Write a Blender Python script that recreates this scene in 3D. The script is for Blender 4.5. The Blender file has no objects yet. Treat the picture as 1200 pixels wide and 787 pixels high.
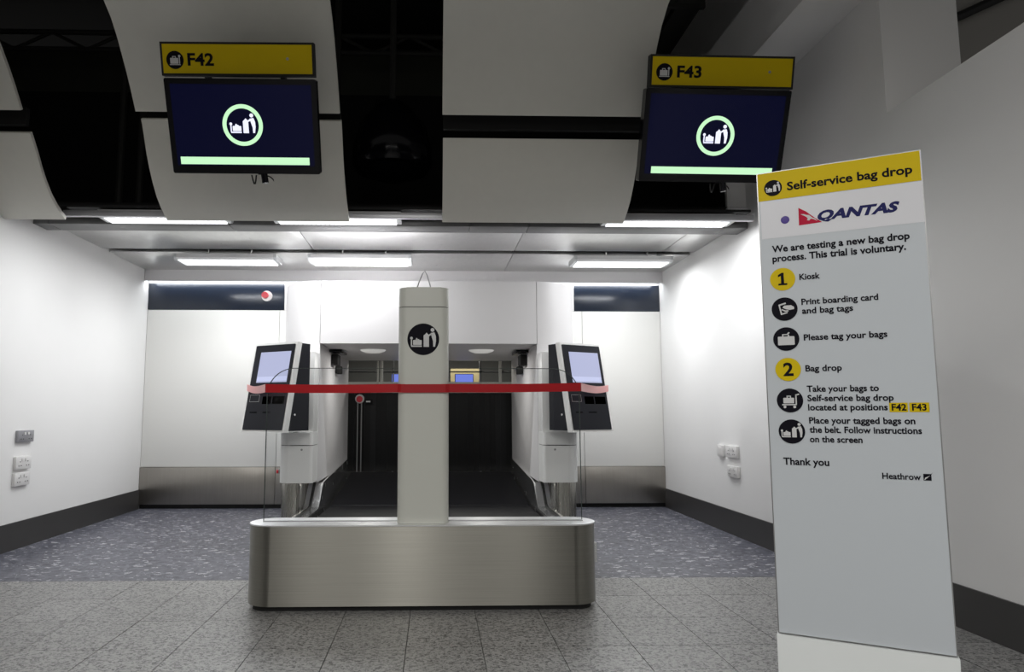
import bpy, bmesh, math, random
from mathutils import Vector, Matrix
random.seed(7)
PI = math.pi
COL = bpy.context.scene.collection
SC = bpy.context.scene

# ------------------------------------------------------------------ camera, world, lights, exposure
cd = bpy.data.cameras.new('camera'); cam = bpy.data.objects.new('camera', cd); COL.objects.link(cam)
cam.location = (0, 0, 1.1)
PITCH, YAW = 0.108039, 0.0258716
cam.rotation_euler = (PI/2 + PITCH, 0, -YAW)
cd.sensor_fit = 'HORIZONTAL'; cd.sensor_width = 36.0; cd.lens = 824/1200*36
cd.shift_x = (600 - 530.5)/1200
cd.clip_start = 0.05; cd.clip_end = 100
SC.camera = cam

w = bpy.data.worlds.new('hall_ambient'); SC.world = w; w.use_nodes = True
w.node_tree.nodes['Background'].inputs[0].default_value = (1.0, 0.98, 0.95, 1)
w.node_tree.nodes['Background'].inputs[1].default_value = 0.17

SC.view_settings.view_transform = 'Standard'
SC.view_settings.look = 'None'
SC.view_settings.gamma = 1
SC.view_settings.use_curve_mapping = False
SC.view_settings.exposure = 0.0

def area(name, loc, sx, sy, power, color=(1, 1, 1), rot=(0, 0, 0), spread=PI):
    l = bpy.data.lights.new(name, 'AREA'); l.shape = 'RECTANGLE'; l.size = sx; l.size_y = sy
    l.energy = power; l.color = color; l.spread = spread
    o = bpy.data.objects.new(name, l); o.location = loc; o.rotation_euler = rot; COL.objects.link(o)
    return o
# luminaires of the hall behind the camera
HALL = (1.0, 0.985, 0.955)
area('hall_lamp', (-0.35, 0.6, 3.3), 0.35, 1.6, 46, HALL)
area('hall_lamp', (1.5, -1.6, 3.7), 0.35, 2.0, 48, HALL)
area('hall_lamp', (-2.1, -1.6, 3.7), 0.35, 2.0, 48, HALL)
area('hall_lamp', (-0.6, -4.6, 3.9), 4.0, 0.8, 240, HALL)
FIX_POWER = 23
LED_POWER = 2.5

# ------------------------------------------------------------------ materials
def new_mat(name):
    m = bpy.data.materials.new(name); m.use_nodes = True
    return m, m.node_tree, m.node_tree.nodes['Principled BSDF']
def pm(name, col, rough=0.5, metal=0.0, noise=0.0, nscale=8.0, bump=0.0, spec=0.5, emis=None, estr=0.0):
    m, nt, b = new_mat(name)
    b.inputs['Base Color'].default_value = (*col, 1)
    b.inputs['Roughness'].default_value = rough
    b.inputs['Metallic'].default_value = metal
    b.inputs['Specular IOR Level'].default_value = spec
    if emis:
        b.inputs['Emission Color'].default_value = (*emis, 1); b.inputs['Emission Strength'].default_value = estr
    if noise or bump:
        tc = nt.nodes.new('ShaderNodeTexCoord'); nz = nt.nodes.new('ShaderNodeTexNoise')
        nz.inputs['Scale'].default_value = nscale; nz.inputs['Detail'].default_value = 4
        nt.links.new(tc.outputs['Object'], nz.inputs['Vector'])
        if noise:
            r = nt.nodes.new('ShaderNodeMapRange'); r.inputs[3].default_value = 1-noise; r.inputs[4].default_value = 1+noise
            nt.links.new(nz.outputs['Fac'], r.inputs[0])
            mx = nt.nodes.new('ShaderNodeVectorMath'); mx.operation = 'SCALE'; mx.inputs[0].default_value = col
            nt.links.new(r.outputs[0], mx.inputs['Scale']); nt.links.new(mx.outputs[0], b.inputs['Base Color'])
        if bump:
            bp = nt.nodes.new('ShaderNodeBump'); bp.inputs['Strength'].default_value = bump; bp.inputs['Distance'].default_value = 0.002
            nt.links.new(nz.outputs['Fac'], bp.inputs['Height']); nt.links.new(bp.outputs[0], b.inputs['Normal'])
    return m
def brushed(name, col, rough=0.3, stretch=(0.6, 0.6, 60), amt=0.12, aniso=0.0, bump=.02, arot=0.0):
    """metal with brushing drawn out along the axes of small scale"""
    m, nt, b = new_mat(name)
    b.inputs['Metallic'].default_value = 1; b.inputs['Anisotropic'].default_value = aniso
    if aniso:
        tg = nt.nodes.new('ShaderNodeTangent'); tg.direction_type = 'RADIAL'; tg.axis = 'Z'; nt.links.new(tg.outputs[0], b.inputs['Tangent']); b.inputs['Anisotropic Rotation'].default_value = arot
    g = nt.nodes.new('ShaderNodeNewGeometry'); mp = nt.nodes.new('ShaderNodeMapping'); mp.inputs['Scale'].default_value = stretch
    nt.links.new(g.outputs['Position'], mp.inputs['Vector'])
    nz = nt.nodes.new('ShaderNodeTexNoise'); nz.inputs['Scale'].default_value = 4; nz.inputs['Detail'].default_value = 6
    nt.links.new(mp.outputs[0], nz.inputs['Vector'])
    r = nt.nodes.new('ShaderNodeMapRange'); r.inputs[1].default_value = .3; r.inputs[2].default_value = .7
    r.inputs[3].default_value = 1-amt; r.inputs[4].default_value = 1+amt
    nt.links.new(nz.outputs['Fac'], r.inputs[0])
    mx = nt.nodes.new('ShaderNodeVectorMath'); mx.operation = 'SCALE'; mx.inputs[0].default_value = col
    nt.links.new(r.outputs[0], mx.inputs['Scale']); nt.links.new(mx.outputs[0], b.inputs['Base Color'])
    r2 = nt.nodes.new('ShaderNodeMapRange'); r2.inputs[3].default_value = rough-.06; r2.inputs[4].default_value = rough+.08
    nt.links.new(nz.outputs['Fac'], r2.inputs[0]); nt.links.new(r2.outputs[0], b.inputs['Roughness'])
    bp = nt.nodes.new('ShaderNodeBump'); bp.inputs['Strength'].default_value = bump; bp.inputs['Distance'].default_value = .002
    nt.links.new(nz.outputs['Fac'], bp.inputs['Height']); nt.links.new(bp.outputs[0], b.inputs['Normal'])
    return m

M = {}
M['wall'] = pm('wall_paint', (.74, .735, .725), .55, noise=.015, nscale=3)
M['white'] = pm('white_panel', (.73, .715, .72), .4, noise=.01, nscale=5)
M['kwhite'] = pm('powder_white', (.84, .835, .82), .4)
M['column'] = pm('column_cream', (.60, .605, .55), .42)
M['backp'] = pm('back_wall_laminate', (.70, .695, .67), .45)
M['curve'] = pm('curved_ceiling_panel', (.66, .65, .59), .6, noise=.03, nscale=14, bump=.1)
M['curve_edge'] = pm('panel_edge_grey', (.20, .20, .18), .6)
M['soffit'] = brushed('soffit_satin', (.66, .66, .65), .30, (6, 3, 6), .05)
M['lip'] = pm('lip_grey', (.18, .18, .18), .4, .5)
M['rail'] = pm('rail_silver', (.55, .55, .57), .35, .6)
M['navy'] = pm('navy_glass', (.012, .018, .032), .22, noise=.1)
M['black'] = pm('matt_black', (.006, .006, .006), .7)
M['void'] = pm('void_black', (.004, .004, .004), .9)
M['duct'] = pm('duct_dark', (.025, .025, .022), .7, noise=.2)
M['olive'] = pm('void_wall_olive', (.035, .036, .026), .8, noise=.2, nscale=3)
M['gloss'] = pm('gloss_black', (.004, .004, .006), .15, spec=.25)
M['kface'] = pm('kiosk_face', (.009, .010, .016), .3, spec=.25)
M['slot'] = pm('slot_black', (.0005, .0005, .0005), .8, spec=.0)
M['steel'] = brushed('brushed_steel_base', (.33, .32, .285), .36, (.5, .5, 90), .07, .97, .02, .25)
M['steelv'] = brushed('brushed_steel_vertical', (.50, .48, .44), .26, (30, 30, .6), .045, .3)
M['kick'] = brushed('brushed_steel_kick', (.36, .34, .31), .33, (22, 22, .8), .04)
M['steeltop'] = brushed('steel_top', (.88, .88, .88), .38, (4, 4, 4), .02)
M['polish'] = brushed('polished_guard', (.92, .92, .92), .24, (10, 2, 2), .03)
M['skirt'] = pm('skirting_grey', (.055, .053, .052), .38, .3, noise=.06)
M['rubber'] = pm('belt_rubber', (.003, .003, .005), .45, spec=.1, noise=.3, nscale=40, bump=.6)
M['yellow'] = pm('sign_yellow', (.68, .50, .003), .5, spec=.15)
M['panel'] = pm('sign_grey', (.57, .605, .635), .4, spec=.3)
M['silver'] = pm('sign_silver_band', (.70, .70, .73), .35)
M['ink'] = pm('ink_black', (.004, .0035, .008), .6, spec=.12)
M['inkw'] = pm('ink_white', (.62, .62, .62), .5)
M['inkn'] = pm('ink_navy', (.012, .014, .10), .5, spec=.15)
M['inkr'] = pm('ink_red', (.50, .006, .04), .5, spec=.15)
M['inkp'] = pm('ink_purple', (.07, .04, .26), .4, spec=.3)
M['alu'] = pm('aluminium_edge', (.35, .35, .35), .35, .8)
M['gedge'] = pm('glass_edge', (.06, .075, .07), .25)
M['red'] = pm('button_red', (.62, .01, .03), .35)
M['chrome'] = pm('chrome', (.8, .8, .8), .1, 1)
M['scr_navy'] = pm('display_navy', (.002, .002, .006), .15, spec=.15, emis=(.0015, .0020, .014), estr=1.0)
M['scr_green'] = pm('display_green', (0, 0, 0), .4, emis=(.60, .98, .60), estr=1.0)
M['scr_white'] = pm('display_white', (0, 0, 0), .4, emis=(.80, .82, 1.0), estr=1.15)
M['scr_lav'] = pm('display_lavender', (0, 0, 0), .3, emis=(.44, .47, .68), estr=1.0)
M['scr_lav2'] = pm('display_lavender_pale', (0, 0, 0), .3, emis=(.56, .60, .84), estr=1.0)
M['scr_blue'] = pm('display_blue', (0, 0, 0), .3, emis=(.16, .22, .75), estr=1.0)
M['lamp'] = pm('lamp_diffuser', (.8, .8, .8), .3, emis=(.96, .98, 1.0), estr=1.0)
M['led'] = pm('led_strip', (.8, .8, .8), .3, emis=(.9, .96, 1.0), estr=2.0)
M['lampcap'] = pm('lamp_end_cap', (.6, .62, .62), .3)
M['lamphouse'] = pm('lamp_housing', (.75, .75, .75), .4)
M['socketw'] = pm('socket_white', (.66, .65, .64), .35)
M['socketg'] = pm('socket_steel', (.30, .30, .32), .35, .4)
M['cream'] = pm('board_cream', (.30, .25, .13), .6)
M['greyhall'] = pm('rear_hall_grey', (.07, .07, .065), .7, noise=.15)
M['sill'] = pm('rear_sill', (.72, .72, .66), .5)

# strap: translucent red webbing
m, nt, b = new_mat('red_webbing')
b.inputs['Base Color'].default_value = (.55, .012, .02, 1); b.inputs['Roughness'].default_value = .42
tr = nt.nodes.new('ShaderNodeBsdfTranslucent'); tr.inputs[0].default_value = (.75, .03, .04, 1)
mx = nt.nodes.new('ShaderNodeMixShader'); mx.inputs[0].default_value = .35
nt.links.new(b.outputs[0], mx.inputs[1]); nt.links.new(tr.outputs[0], mx.inputs[2])
nt.links.new(mx.outputs[0], nt.nodes['Material Output'].inputs[0]); M['strap'] = m
M['strap_lit'] = pm('lit_webbing', (.85, .30, .30), .4)  # same red webbing, with bright bay light through it put into the colour

# glass pane: clear with Fresnel reflection
m, nt, b = new_mat('clear_glass'); nt.nodes.remove(b)
t = nt.nodes.new('ShaderNodeBsdfTransparent'); t.inputs[0].default_value = (.93, .945, .945, 1)
g = nt.nodes.new('ShaderNodeBsdfGlossy'); g.inputs['Roughness'].default_value = .02
fr = nt.nodes.new('ShaderNodeFresnel'); fr.inputs[0].default_value = 1.35
mx = nt.nodes.new('ShaderNodeMixShader')
nt.links.new(fr.outputs[0], mx.inputs[0]); nt.links.new(t.outputs[0], mx.inputs[1]); nt.links.new(g.outputs[0], mx.inputs[2])
nt.links.new(mx.outputs[0], nt.nodes['Material Output'].inputs[0]); M['glass'] = m

# granite tile: grey with fine dark and light grains, small change per tile
def granite(name, base, lo, hi):
    m, nt, b = new_mat(name)
    g = nt.nodes.new('ShaderNodeNewGeometry')
    n1 = nt.nodes.new('ShaderNodeTexVoronoi'); n1.inputs['Scale'].default_value = 85
    n2 = nt.nodes.new('ShaderNodeTexNoise'); n2.inputs['Scale'].default_value = 150; n2.inputs['Detail'].default_value = 2
    n3 = nt.nodes.new('ShaderNodeTexNoise'); n3.inputs['Scale'].default_value = 45; n3.inputs['Detail'].default_value = 3
    for n in (n1, n2, n3): nt.links.new(g.outputs['Position'], n.inputs['Vector'])
    sep = nt.nodes.new('ShaderNodeSeparateColor'); nt.links.new(n1.outputs['Color'], sep.inputs[0])
    a = nt.nodes.new('ShaderNodeMath'); a.operation = 'MULTIPLY_ADD'; a.inputs[1].default_value = .45
    nt.links.new(sep.outputs[0], a.inputs[0]); nt.links.new(n2.outputs['Fac'], a.inputs[2])
    a2 = nt.nodes.new('ShaderNodeMath'); a2.operation = 'MULTIPLY_ADD'; a2.inputs[1].default_value = .6
    nt.links.new(n3.outputs['Fac'], a2.inputs[0]); nt.links.new(a.outputs[0], a2.inputs[2])
    cr = nt.nodes.new('ShaderNodeValToRGB')
    cr.color_ramp.elements[0].position = .62; cr.color_ramp.elements[0].color = (*lo, 1)
    cr.color_ramp.elements[1].position = 1.35 if False else 1.0; cr.color_ramp.elements[1].color = (*base, 1)
    e = cr.color_ramp.elements.new(.84); e.color = tuple((x*.7+y*.3) for x, y in zip(base, lo)) + (1,)
    mr = nt.nodes.new('ShaderNodeMath'); mr.operation = 'MULTIPLY'; mr.inputs[1].default_value = .85
    nt.links.new(a2.outputs[0], mr.inputs[0]); nt.links.new(mr.outputs[0], cr.inputs[0])
    oi = nt.nodes.new('ShaderNodeObjectInfo'); r = nt.nodes.new('ShaderNodeMapRange'); r.inputs[3].default_value = .93; r.inputs[4].default_value = 1.05
    nt.links.new(oi.outputs['Random'], r.inputs[0])
    v = nt.nodes.new('ShaderNodeVectorMath'); v.operation = 'SCALE'
    nt.links.new(cr.outputs[0], v.inputs[0]); nt.links.new(r.outputs[0], v.inputs['Scale'])
    nt.links.new(v.outputs[0], b.inputs['Base Color']); b.inputs['Roughness'].default_value = .34
    return m
M['tile'] = granite('granite_tile', (.31, .306, .297), (.015, .015, .015), (.5, .5, .5))
M['grout'] = pm('grout', (.09, .088, .085), .8)
# vinyl with scattered pale flecks and faint marbling
m, nt, b = new_mat('flecked_vinyl')
g = nt.nodes.new('ShaderNodeNewGeometry')
nz = nt.nodes.new('ShaderNodeTexNoise'); nz.inputs['Scale'].default_value = 14; nz.inputs['Detail'].default_value = 8; nz.inputs['Roughness'].default_value = .75
nt.links.new(g.outputs['Position'], nz.inputs['Vector'])
cr = nt.nodes.new('ShaderNodeValToRGB'); cr.color_ramp.elements[0].position = .36; cr.color_ramp.elements[0].color = (.028, .031, .047, 1)
cr.color_ramp.elements[1].position = .68; cr.color_ramp.elements[1].color = (.165, .168, .20, 1)
nt.links.new(nz.outputs['Fac'], cr.inputs[0])
prev = cr.outputs[0]
for sc_, th, rot, st in ((8, .17, .4, (1, 2.6, 1)), (15, .2, 1.3, (1, 2.2, 1)), (30, .2, .1, (1, 1.8, 1))):
    mp = nt.nodes.new('ShaderNodeMapping'); mp.inputs['Rotation'].default_value = (0, 0, rot); mp.inputs['Scale'].default_value = st
    nzd = nt.nodes.new('ShaderNodeTexNoise'); nzd.inputs['Scale'].default_value = 30
    nt.links.new(g.outputs['Position'], nzd.inputs['Vector'])
    mv = nt.nodes.new('ShaderNodeVectorMath'); mv.operation = 'MULTIPLY_ADD'; mv.inputs[1].default_value = (.06, .06, 0)
    nt.links.new(nzd.outputs['Color'], mv.inputs[0]); nt.links.new(g.outputs['Position'], mv.inputs[2])
    nt.links.new(mv.outputs[0], mp.inputs['Vector'])
    vo = nt.nodes.new('ShaderNodeTexVoronoi'); vo.inputs['Scale'].default_value = sc_; nt.links.new(mp.outputs[0], vo.inputs['Vector'])
    sp = nt.nodes.new('ShaderNodeSeparateColor'); nt.links.new(vo.outputs['Color'], sp.inputs[0])
    t1 = nt.nodes.new('ShaderNodeMath'); t1.operation = 'MULTIPLY'; t1.inputs[1].default_value = th*2
    nt.links.new(sp.outputs[1], t1.inputs[0])
    lt = nt.nodes.new('ShaderNodeMath'); lt.operation = 'LESS_THAN'; nt.links.new(vo.outputs['Distance'], lt.inputs[0]); nt.links.new(t1.outputs[0], lt.inputs[1])
    g2 = nt.nodes.new('ShaderNodeMath'); g2.operation = 'GREATER_THAN'; g2.inputs[1].default_value = .62; nt.links.new(sp.outputs[0], g2.inputs[0])
    mu = nt.nodes.new('ShaderNodeMath'); mu.operation = 'MULTIPLY'; nt.links.new(lt.outputs[0], mu.inputs[0]); nt.links.new(g2.outputs[0], mu.inputs[1])
    mixc = nt.nodes.new('ShaderNodeMix'); mixc.data_type = 'RGBA'; nt.links.new(mu.outputs[0], mixc.inputs[0])
    nt.links.new(prev, mixc.inputs[6]); mixc.inputs[7].default_value = (.42, .42, .45, 1); prev = mixc.outputs[2]
nt.links.new(prev, b.inputs['Base Color']); b.inputs['Roughness'].default_value = .38; M['vinyl'] = m

# ------------------------------------------------------------------ object helpers
WP = {}
def link(o, parent, wloc):
    COL.objects.link(o); wloc = Vector(wloc)
    if parent is not None:
        o.parent = parent; o.location = wloc - WP[parent.name]
    else: o.location = wloc
    WP[o.name] = wloc
    return o
def thing(name, label, cat, loc, group=None):
    o = bpy.data.objects.new(name, None); o.empty_display_size = .1
    link(o, None, loc); o['label'] = label; o['category'] = cat
    if group: o['group'] = group
    return o
def struct(name, loc=(0, 0, 0), o=None, label=None):
    if o is None:
        o = bpy.data.objects.new(name, None); link(o, None, loc)
    o['kind'] = 'structure'
    if label: o['label'] = label
    return o
def tag(o, label, cat, group=None):
    o['label'] = label; o['category'] = cat
    if group: o['group'] = group
    return o
def build(name, bm, mat, parent=None, smooth=False, label=None):
    bmesh.ops.recalc_face_normals(bm, faces=bm.faces)
    xs = [v.co for v in bm.verts]
    lo = Vector([min(c[i] for c in xs) for i in range(3)]); hi = Vector([max(c[i] for c in xs) for i in range(3)])
    o0 = Vector(((lo.x+hi.x)/2, (lo.y+hi.y)/2, lo.z))
    bmesh.ops.translate(bm, vec=-o0, verts=bm.verts)
    me = bpy.data.meshes.new(name); bm.to_mesh(me); bm.free()
    me.materials.append(mat)
    if smooth:
        for p in me.polygons: p.use_smooth = True
        if hasattr(me, 'set_sharp_from_angle'): me.set_sharp_from_angle(angle=math.radians(35))
    o = bpy.data.objects.new(name, me); link(o, parent, o0)
    if label: o['label'] = label
    return o
def add_box(bm, x, y, z, bev=0.0):
    b2 = bmesh.new(); bmesh.ops.create_cube(b2, size=1)
    for v in b2.verts:
        v.co = Vector(((x[0]+x[1])/2 + v.co.x*(x[1]-x[0]), (y[0]+y[1])/2 + v.co.y*(y[1]-y[0]), (z[0]+z[1])/2 + v.co.z*(z[1]-z[0])))
    if bev: bmesh.ops.bevel(b2, geom=b2.edges[:], offset=bev, segments=2, affect='EDGES', profile=.5)
    merge(bm, b2)
def merge(bm, b2):
    me = bpy.data.meshes.new('tmp'); b2.to_mesh(me); b2.free(); bm.from_mesh(me); bpy.data.meshes.remove(me)
def box(name, x, y, z, mat, parent=None, bev=0.0, label=None):
    bm = bmesh.new(); add_box(bm, x, y, z, bev)
    return build(name, bm, mat, parent, smooth=bev > 0, label=label)
class Frame:
    """a plane in space: origin o, axes u (right), v (up), n (towards the viewer)"""
    def __init__(s, o, u, v):
        s.o = Vector(o); s.u = Vector(u).normalized(); s.v = Vector(v).normalized(); s.n = s.u.cross(s.v)
    def p(s, a, b, c=0.0): return s.o + s.u*a + s.v*b + s.n*c
def frame_from(X, Y, Z, yaw, tilt):
    u = Vector((math.cos(yaw), math.sin(yaw), 0)); n0 = Vector((math.sin(yaw), -math.cos(yaw), 0))
    return Frame((X, Y, Z), u, Vector((0, 0, math.cos(tilt))) + n0*math.sin(tilt))
def add_prism(bm, F, pts, c0, c1):
    n = len(pts)
    a = [bm.verts.new(F.p(x, y, c0)) for x, y in pts]; b_ = [bm.verts.new(F.p(x, y, c1)) for x, y in pts]
    bm.faces.new(a[::-1]); bm.faces.new(b_)
    for i in range(n): bm.faces.new((a[i], a[(i+1) % n], b_[(i+1) % n], b_[i]))
def prism(name, F, pts, c0, c1, mat, parent=None, smooth=False, label=None):
    bm = bmesh.new(); add_prism(bm, F, pts, c0, c1)
    return build(name, bm, mat, parent, smooth, label)
def rect(x0, x1, y0, y1): return [(x0, y0), (x1, y0), (x1, y1), (x0, y1)]
def circ(cx, cy, r, n=32, ry=None):
    return [(cx + r*math.cos(2*PI*i/n), cy + (ry or r)*math.sin(2*PI*i/n)) for i in range(n)]
def rrect(x0, x1, y0, y1, r, n=8):
    P = []
    for cx, cy, a in ((x1-r, y1-r, 0), (x0+r, y1-r, 90), (x0+r, y0+r, 180), (x1-r, y0+r, 270)):
        for i in range(n+1):
            t = math.radians(a + 90*i/n); P.append((cx + r*math.cos(t), cy + r*math.sin(t)))
    return P
def add_ring(bm, F, cx, cy, ro, ri, c0, c1, n=48):
    L = []
    for r, c in ((ri, c0), (ro, c0), (ro, c1), (ri, c1)):
        L.append([bm.verts.new(F.p(cx + r*math.cos(2*PI*i/n), cy + r*math.sin(2*PI*i/n), c)) for i in range(n)])
    for k in range(4):
        A, B = L[k], L[(k+1) % 4]
        for i in range(n): bm.faces.new((A[i], A[(i+1) % n], B[(i+1) % n], B[i]))
def add_tube(bm, pts, r, n=8):
    pts = [Vector(p) for p in pts]; rings = []
    for i, p in enumerate(pts):
        d = (pts[min(i+1, len(pts)-1)] - pts[max(i-1, 0)]).normalized()
        a = d.cross(Vector((0, 0, 1)))
        if a.length < 1e-3: a = d.cross(Vector((1, 0, 0)))
        a.normalize(); b_ = d.cross(a)
        rings.append([bm.verts.new(p + a*r*math.cos(2*PI*k/n) + b_*r*math.sin(2*PI*k/n)) for k in range(n)])
    for A, B in zip(rings, rings[1:]):
        for k in range(n): bm.faces.new((A[k], A[(k+1) % n], B[(k+1) % n], B[k]))
    bm.faces.new(rings[0][::-1]); bm.faces.new(rings[-1])
def tube(name, pts, r, mat, parent=None, n=8, label=None):
    bm = bmesh.new(); add_tube(bm, pts, r, n); return build(name, bm, mat, parent, True, label)
GROUND = Frame((0, 0, 0), (1, 0, 0), (0, 1, 0))          # plan frame: n is up
def xplane(x): return Frame((x, 0, 0), (0, 1, 0), (0, 0, 1))   # u = Y, v = Z, n = +X

# ---- lettering (built-in font turned to flat geometry)
def text_bm(s, bold=.02, shear=0.0):
    cu = bpy.data.curves.new('t', 'FONT'); cu.body = s; cu.size = 1; cu.offset = bold; cu.shear = shear
    cu.resolution_u = 3; cu.extrude = 0
    o = bpy.data.objects.new('t', cu); COL.objects.link(o)
    dg = bpy.context.evaluated_depsgraph_get(); me = bpy.data.meshes.new_from_object(o.evaluated_get(dg))
    V = [v.co.copy() for v in me.vertices]; Fc = [tuple(p.vertices) for p in me.polygons]
    bpy.data.meshes.remove(me); bpy.data.objects.remove(o); bpy.data.curves.remove(cu)
    return V, Fc
CAP = max(v.y for v in text_bm('H')[0])
def text(s, F, x0, x1, base, cap, mat, parent, off=.0012, bold=.022, shear=0.0, name='lettering'):
    V, Fc = text_bm(s, bold)
    for v in V: v.x += shear*v.y
    mn = min(v.x for v in V); mxx = max(v.x for v in V); k = cap/CAP
    sx = (x1-x0)/(mxx-mn)
    bm = bmesh.new(); vs = [bm.verts.new(F.p(x0 + (v.x-mn)*sx, base + v.y*k, off)) for v in V]
    for f in Fc:
        try: bm.faces.new([vs[i] for i in f])
        except ValueError: pass
    r = bmesh.ops.extrude_face_region(bm, geom=bm.faces[:])
    bmesh.ops.translate(bm, vec=F.n*.0006, verts=[g for g in r['geom'] if isinstance(g, bmesh.types.BMVert)])
    return build(name, bm, mat, parent)

# ---- pictograms drawn in a unit circle
def picto_shapes(kind):
    if kind == 'bagdrop':
        return [[(-.76, -.48), (-.09, -.48), (-.09, -.39), (-.76, -.39)], [(-.78, -.4), (-.70, -.4), (-.70, .02), (-.78, .02)],
                circ(-.74, .07, .09, 14), rrect(-.64, -.10, -.36, -.05, .04, 3), [(-.50, -.06), (-.42, -.06), (-.36, .06), (-.44, .08)], [(-.44, .03), (-.26, .0), (-.24, -.06), (-.42, -.06)],
                [(.02, -.48), (.36, -.48), (.36, .26), (.26, .36), (.20, .42), (.14, .34), (.02, .24)],
                circ(.58, .59, .12, 16), [(.46, .40), (.70, .44), (.79, .20), (.80, -.10), (.74, -.47), (.62, -.47), (.61, -.12), (.54, .10)],
                [(.50, .40), (.54, .28), (.36, .20), (.33, .28)]]
    if kind == 'belt':
        return [[(-.62, -.56), (.62, -.56), (.62, -.46), (-.62, -.46)], rrect(-.55, .38, -.42, .22, .05, 3),
                [(-.30, .22), (-.22, .22), (-.22, .40), (-.30, .40)], [(-.30, .34), (.12, .34), (.12, .42), (-.30, .42)], [(.04, .22), (.12, .22), (.12, .40), (.04, .40)],
                circ(.52, .42, .14, 14), [(.46, -.42), (.58, -.42), (.58, .34), (.46, .34)]]
    if kind == 'case':
        return [rrect(-.64, .64, -.52, .22, .08, 3), [(-.30, .22), (-.20, .22), (-.20, .36), (-.30, .36)], [(-.30, .34), (.14, .34), (.30, .52), (.20, .58), (.06, .42), (-.30, .42)],
                [(.14, .22), (.24, .22), (.24, .34), (.14, .36)]]
    if kind == 'card':
        return [[(-.46, .40), (.10, .56), (.14, .44), (-.34, .30), (-.20, -.36), (.20, -.26), (.24, -.36), (-.30, -.50)],
                [(.0, .30), (.52, .30), (.74, .14), (.74, -.04), (.40, -.10), (.10, -.02), (-.14, .12), (-.10, .20)],
                [(-.22, .02), (.06, -.12), (.30, -.12), (.30, -.22), (.04, -.24), (-.24, -.08)]]
    if kind == 'trolley':
        return [[(-.60, -.40), (.50, -.40), (.50, -.30), (-.60, -.30)], [(.42, -.34), (.52, -.34), (.52, .50), (.42, .50)], [(.42, .50), (.72, .56), (.72, .46), (.42, .40)],
                circ(-.40, -.54, .11, 14), circ(.34, -.54, .11, 14), rrect(-.50, .32, -.24, .22, .05, 3), [(-.24, .22), (-.16, .22), (-.16, .38), (-.24, .38)], [(-.24, .32), (.10, .32), (.10, .40), (-.24, .40)], [(.02, .22), (.10, .22), (.10, .38), (.02, .38)]]
def roundel(F, cx, cy, r, kind, parent, off=.0012, disc='ink', fig='inkw', ry=None, label=None):
    ry = ry or r
    if disc:
        d = prism('roundel', F, circ(cx, cy, r, 40, ry), off, off+.0008, M[disc], parent, label=label)
        parent2, o2 = d, off+.0009
    else: parent2, o2 = parent, off
    bm = bmesh.new()
    for s in picto_shapes(kind): add_prism(bm, F, [(cx + x*r, cy + y*ry) for x, y in s], o2, o2+.0006)
    build('pictogram', bm, M[fig], parent2)

# ------------------------------------------------------------------ setting
XL, XR, YB = -3.39, 2.71, 8.31
YT = 4.82                                   # where granite meets vinyl
fl = struct('floor', (0, 0, 0))
box('subfloor', (-9, 7), (-7, YT), (-.06, -.012), M['grout'], fl)
box('vinyl_flooring', (XL-.1, XR+.1), (YT, YB+.1), (-.06, 0), M['vinyl'], fl, label='dark blue-grey flecked vinyl')
bm = bmesh.new(); TW, TD, G = .358, .455, .0035
add_box(bm, (-TW/2+G/2, TW/2-G/2), (-TD/2+G/2, TD/2-G/2), (-.02, 0), 0)
tm = bpy.data.meshes.new('floor_tile'); bm.to_mesh(tm); bm.free(); tm.materials.append(M['tile'])
x_first = -.13 + TW*.5
for j in range(9):
    for i in range(-13, 8):
        cx = x_first + i*TW
        if cx - TW/2 > XR - .01: continue
        if j > 4 and (i < -9): continue
        o = bpy.data.objects.new('floor_tile', tm); link(o, fl, (cx, YT - TD*(j+.5), random.uniform(-.0004, .0004)))
# remaining floor further into the hall: joined tiles
bm = bmesh.new()
for j in range(9, 24):
    for i in range(-13, 16):
        cx = x_first + i*TW; cy = YT - TD*(j+.5)
        add_box(bm, (cx-TW/2+G/2, cx+TW/2-G/2), (cy-TD/2+G/2, cy+TD/2-G/2), (-.015, 0))
o = build('hall_floor_tiles', bm, M['tile'], fl); o['kind'] = 'stuff'

# hall behind the camera, seen only in reflections
wf = struct('wall_front', (0, -7, 0))
box('wall_face', (-9, 7), (-7.1, -7), (0, 5.6), pm('hall_wall', (.035, .035, .035), .6), wf)
for x in (-2.7, -.42, 1.9):  # pale pillars added only for upright streaks reflected in the steel plinth
    lathe_c = [(x + .2*math.cos(2*PI*k/20), -4.0 + .2*math.sin(2*PI*k/20)) for k in range(20)]
    prism('reflection_pillar', GROUND, lathe_c, 0, 5.6, M['white'], wf, True)
# left wall
wl = struct('wall_left', (XL, 5, 0))
box('wall_face', (XL-.1, XL), (2.0, YB+.1), (0, 2.88), M['wall'], wl)
bl = struct('baseboard_left', o=box('baseboard_left', (XL, XL+.012), (2.0, YB-.005), (0, .218), M['skirt']))
# right wall: low partition near, taller block deeper in
wr = struct('wall_right', (XR, 5, 0))
box('partition', (XR, XR+.12), (.6, 3.985), (0, 2.885), M['wall'], wr)
box('tall_wall_block', (XR, 3.19), (3.985, YB+.1), (0, 5.6), M['wall'], wr)
box('upper_return_wall', (3.19, 6.5), (5.0, 5.1), (0, 5.6), pm('upper_wall_grey', (.30, .29, .27), .6), wr)
tube('wall_pipe', [(3.2, 4.95, 3.78), (4.0, 4.95, 4.10), (6.0, 4.95, 5.05)], .035, M['black'], wr)
br = struct('baseboard_right', o=box('baseboard_right', (XR-.012, XR), (.6, YB-.005), (0, .218), M['skirt']))

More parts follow.
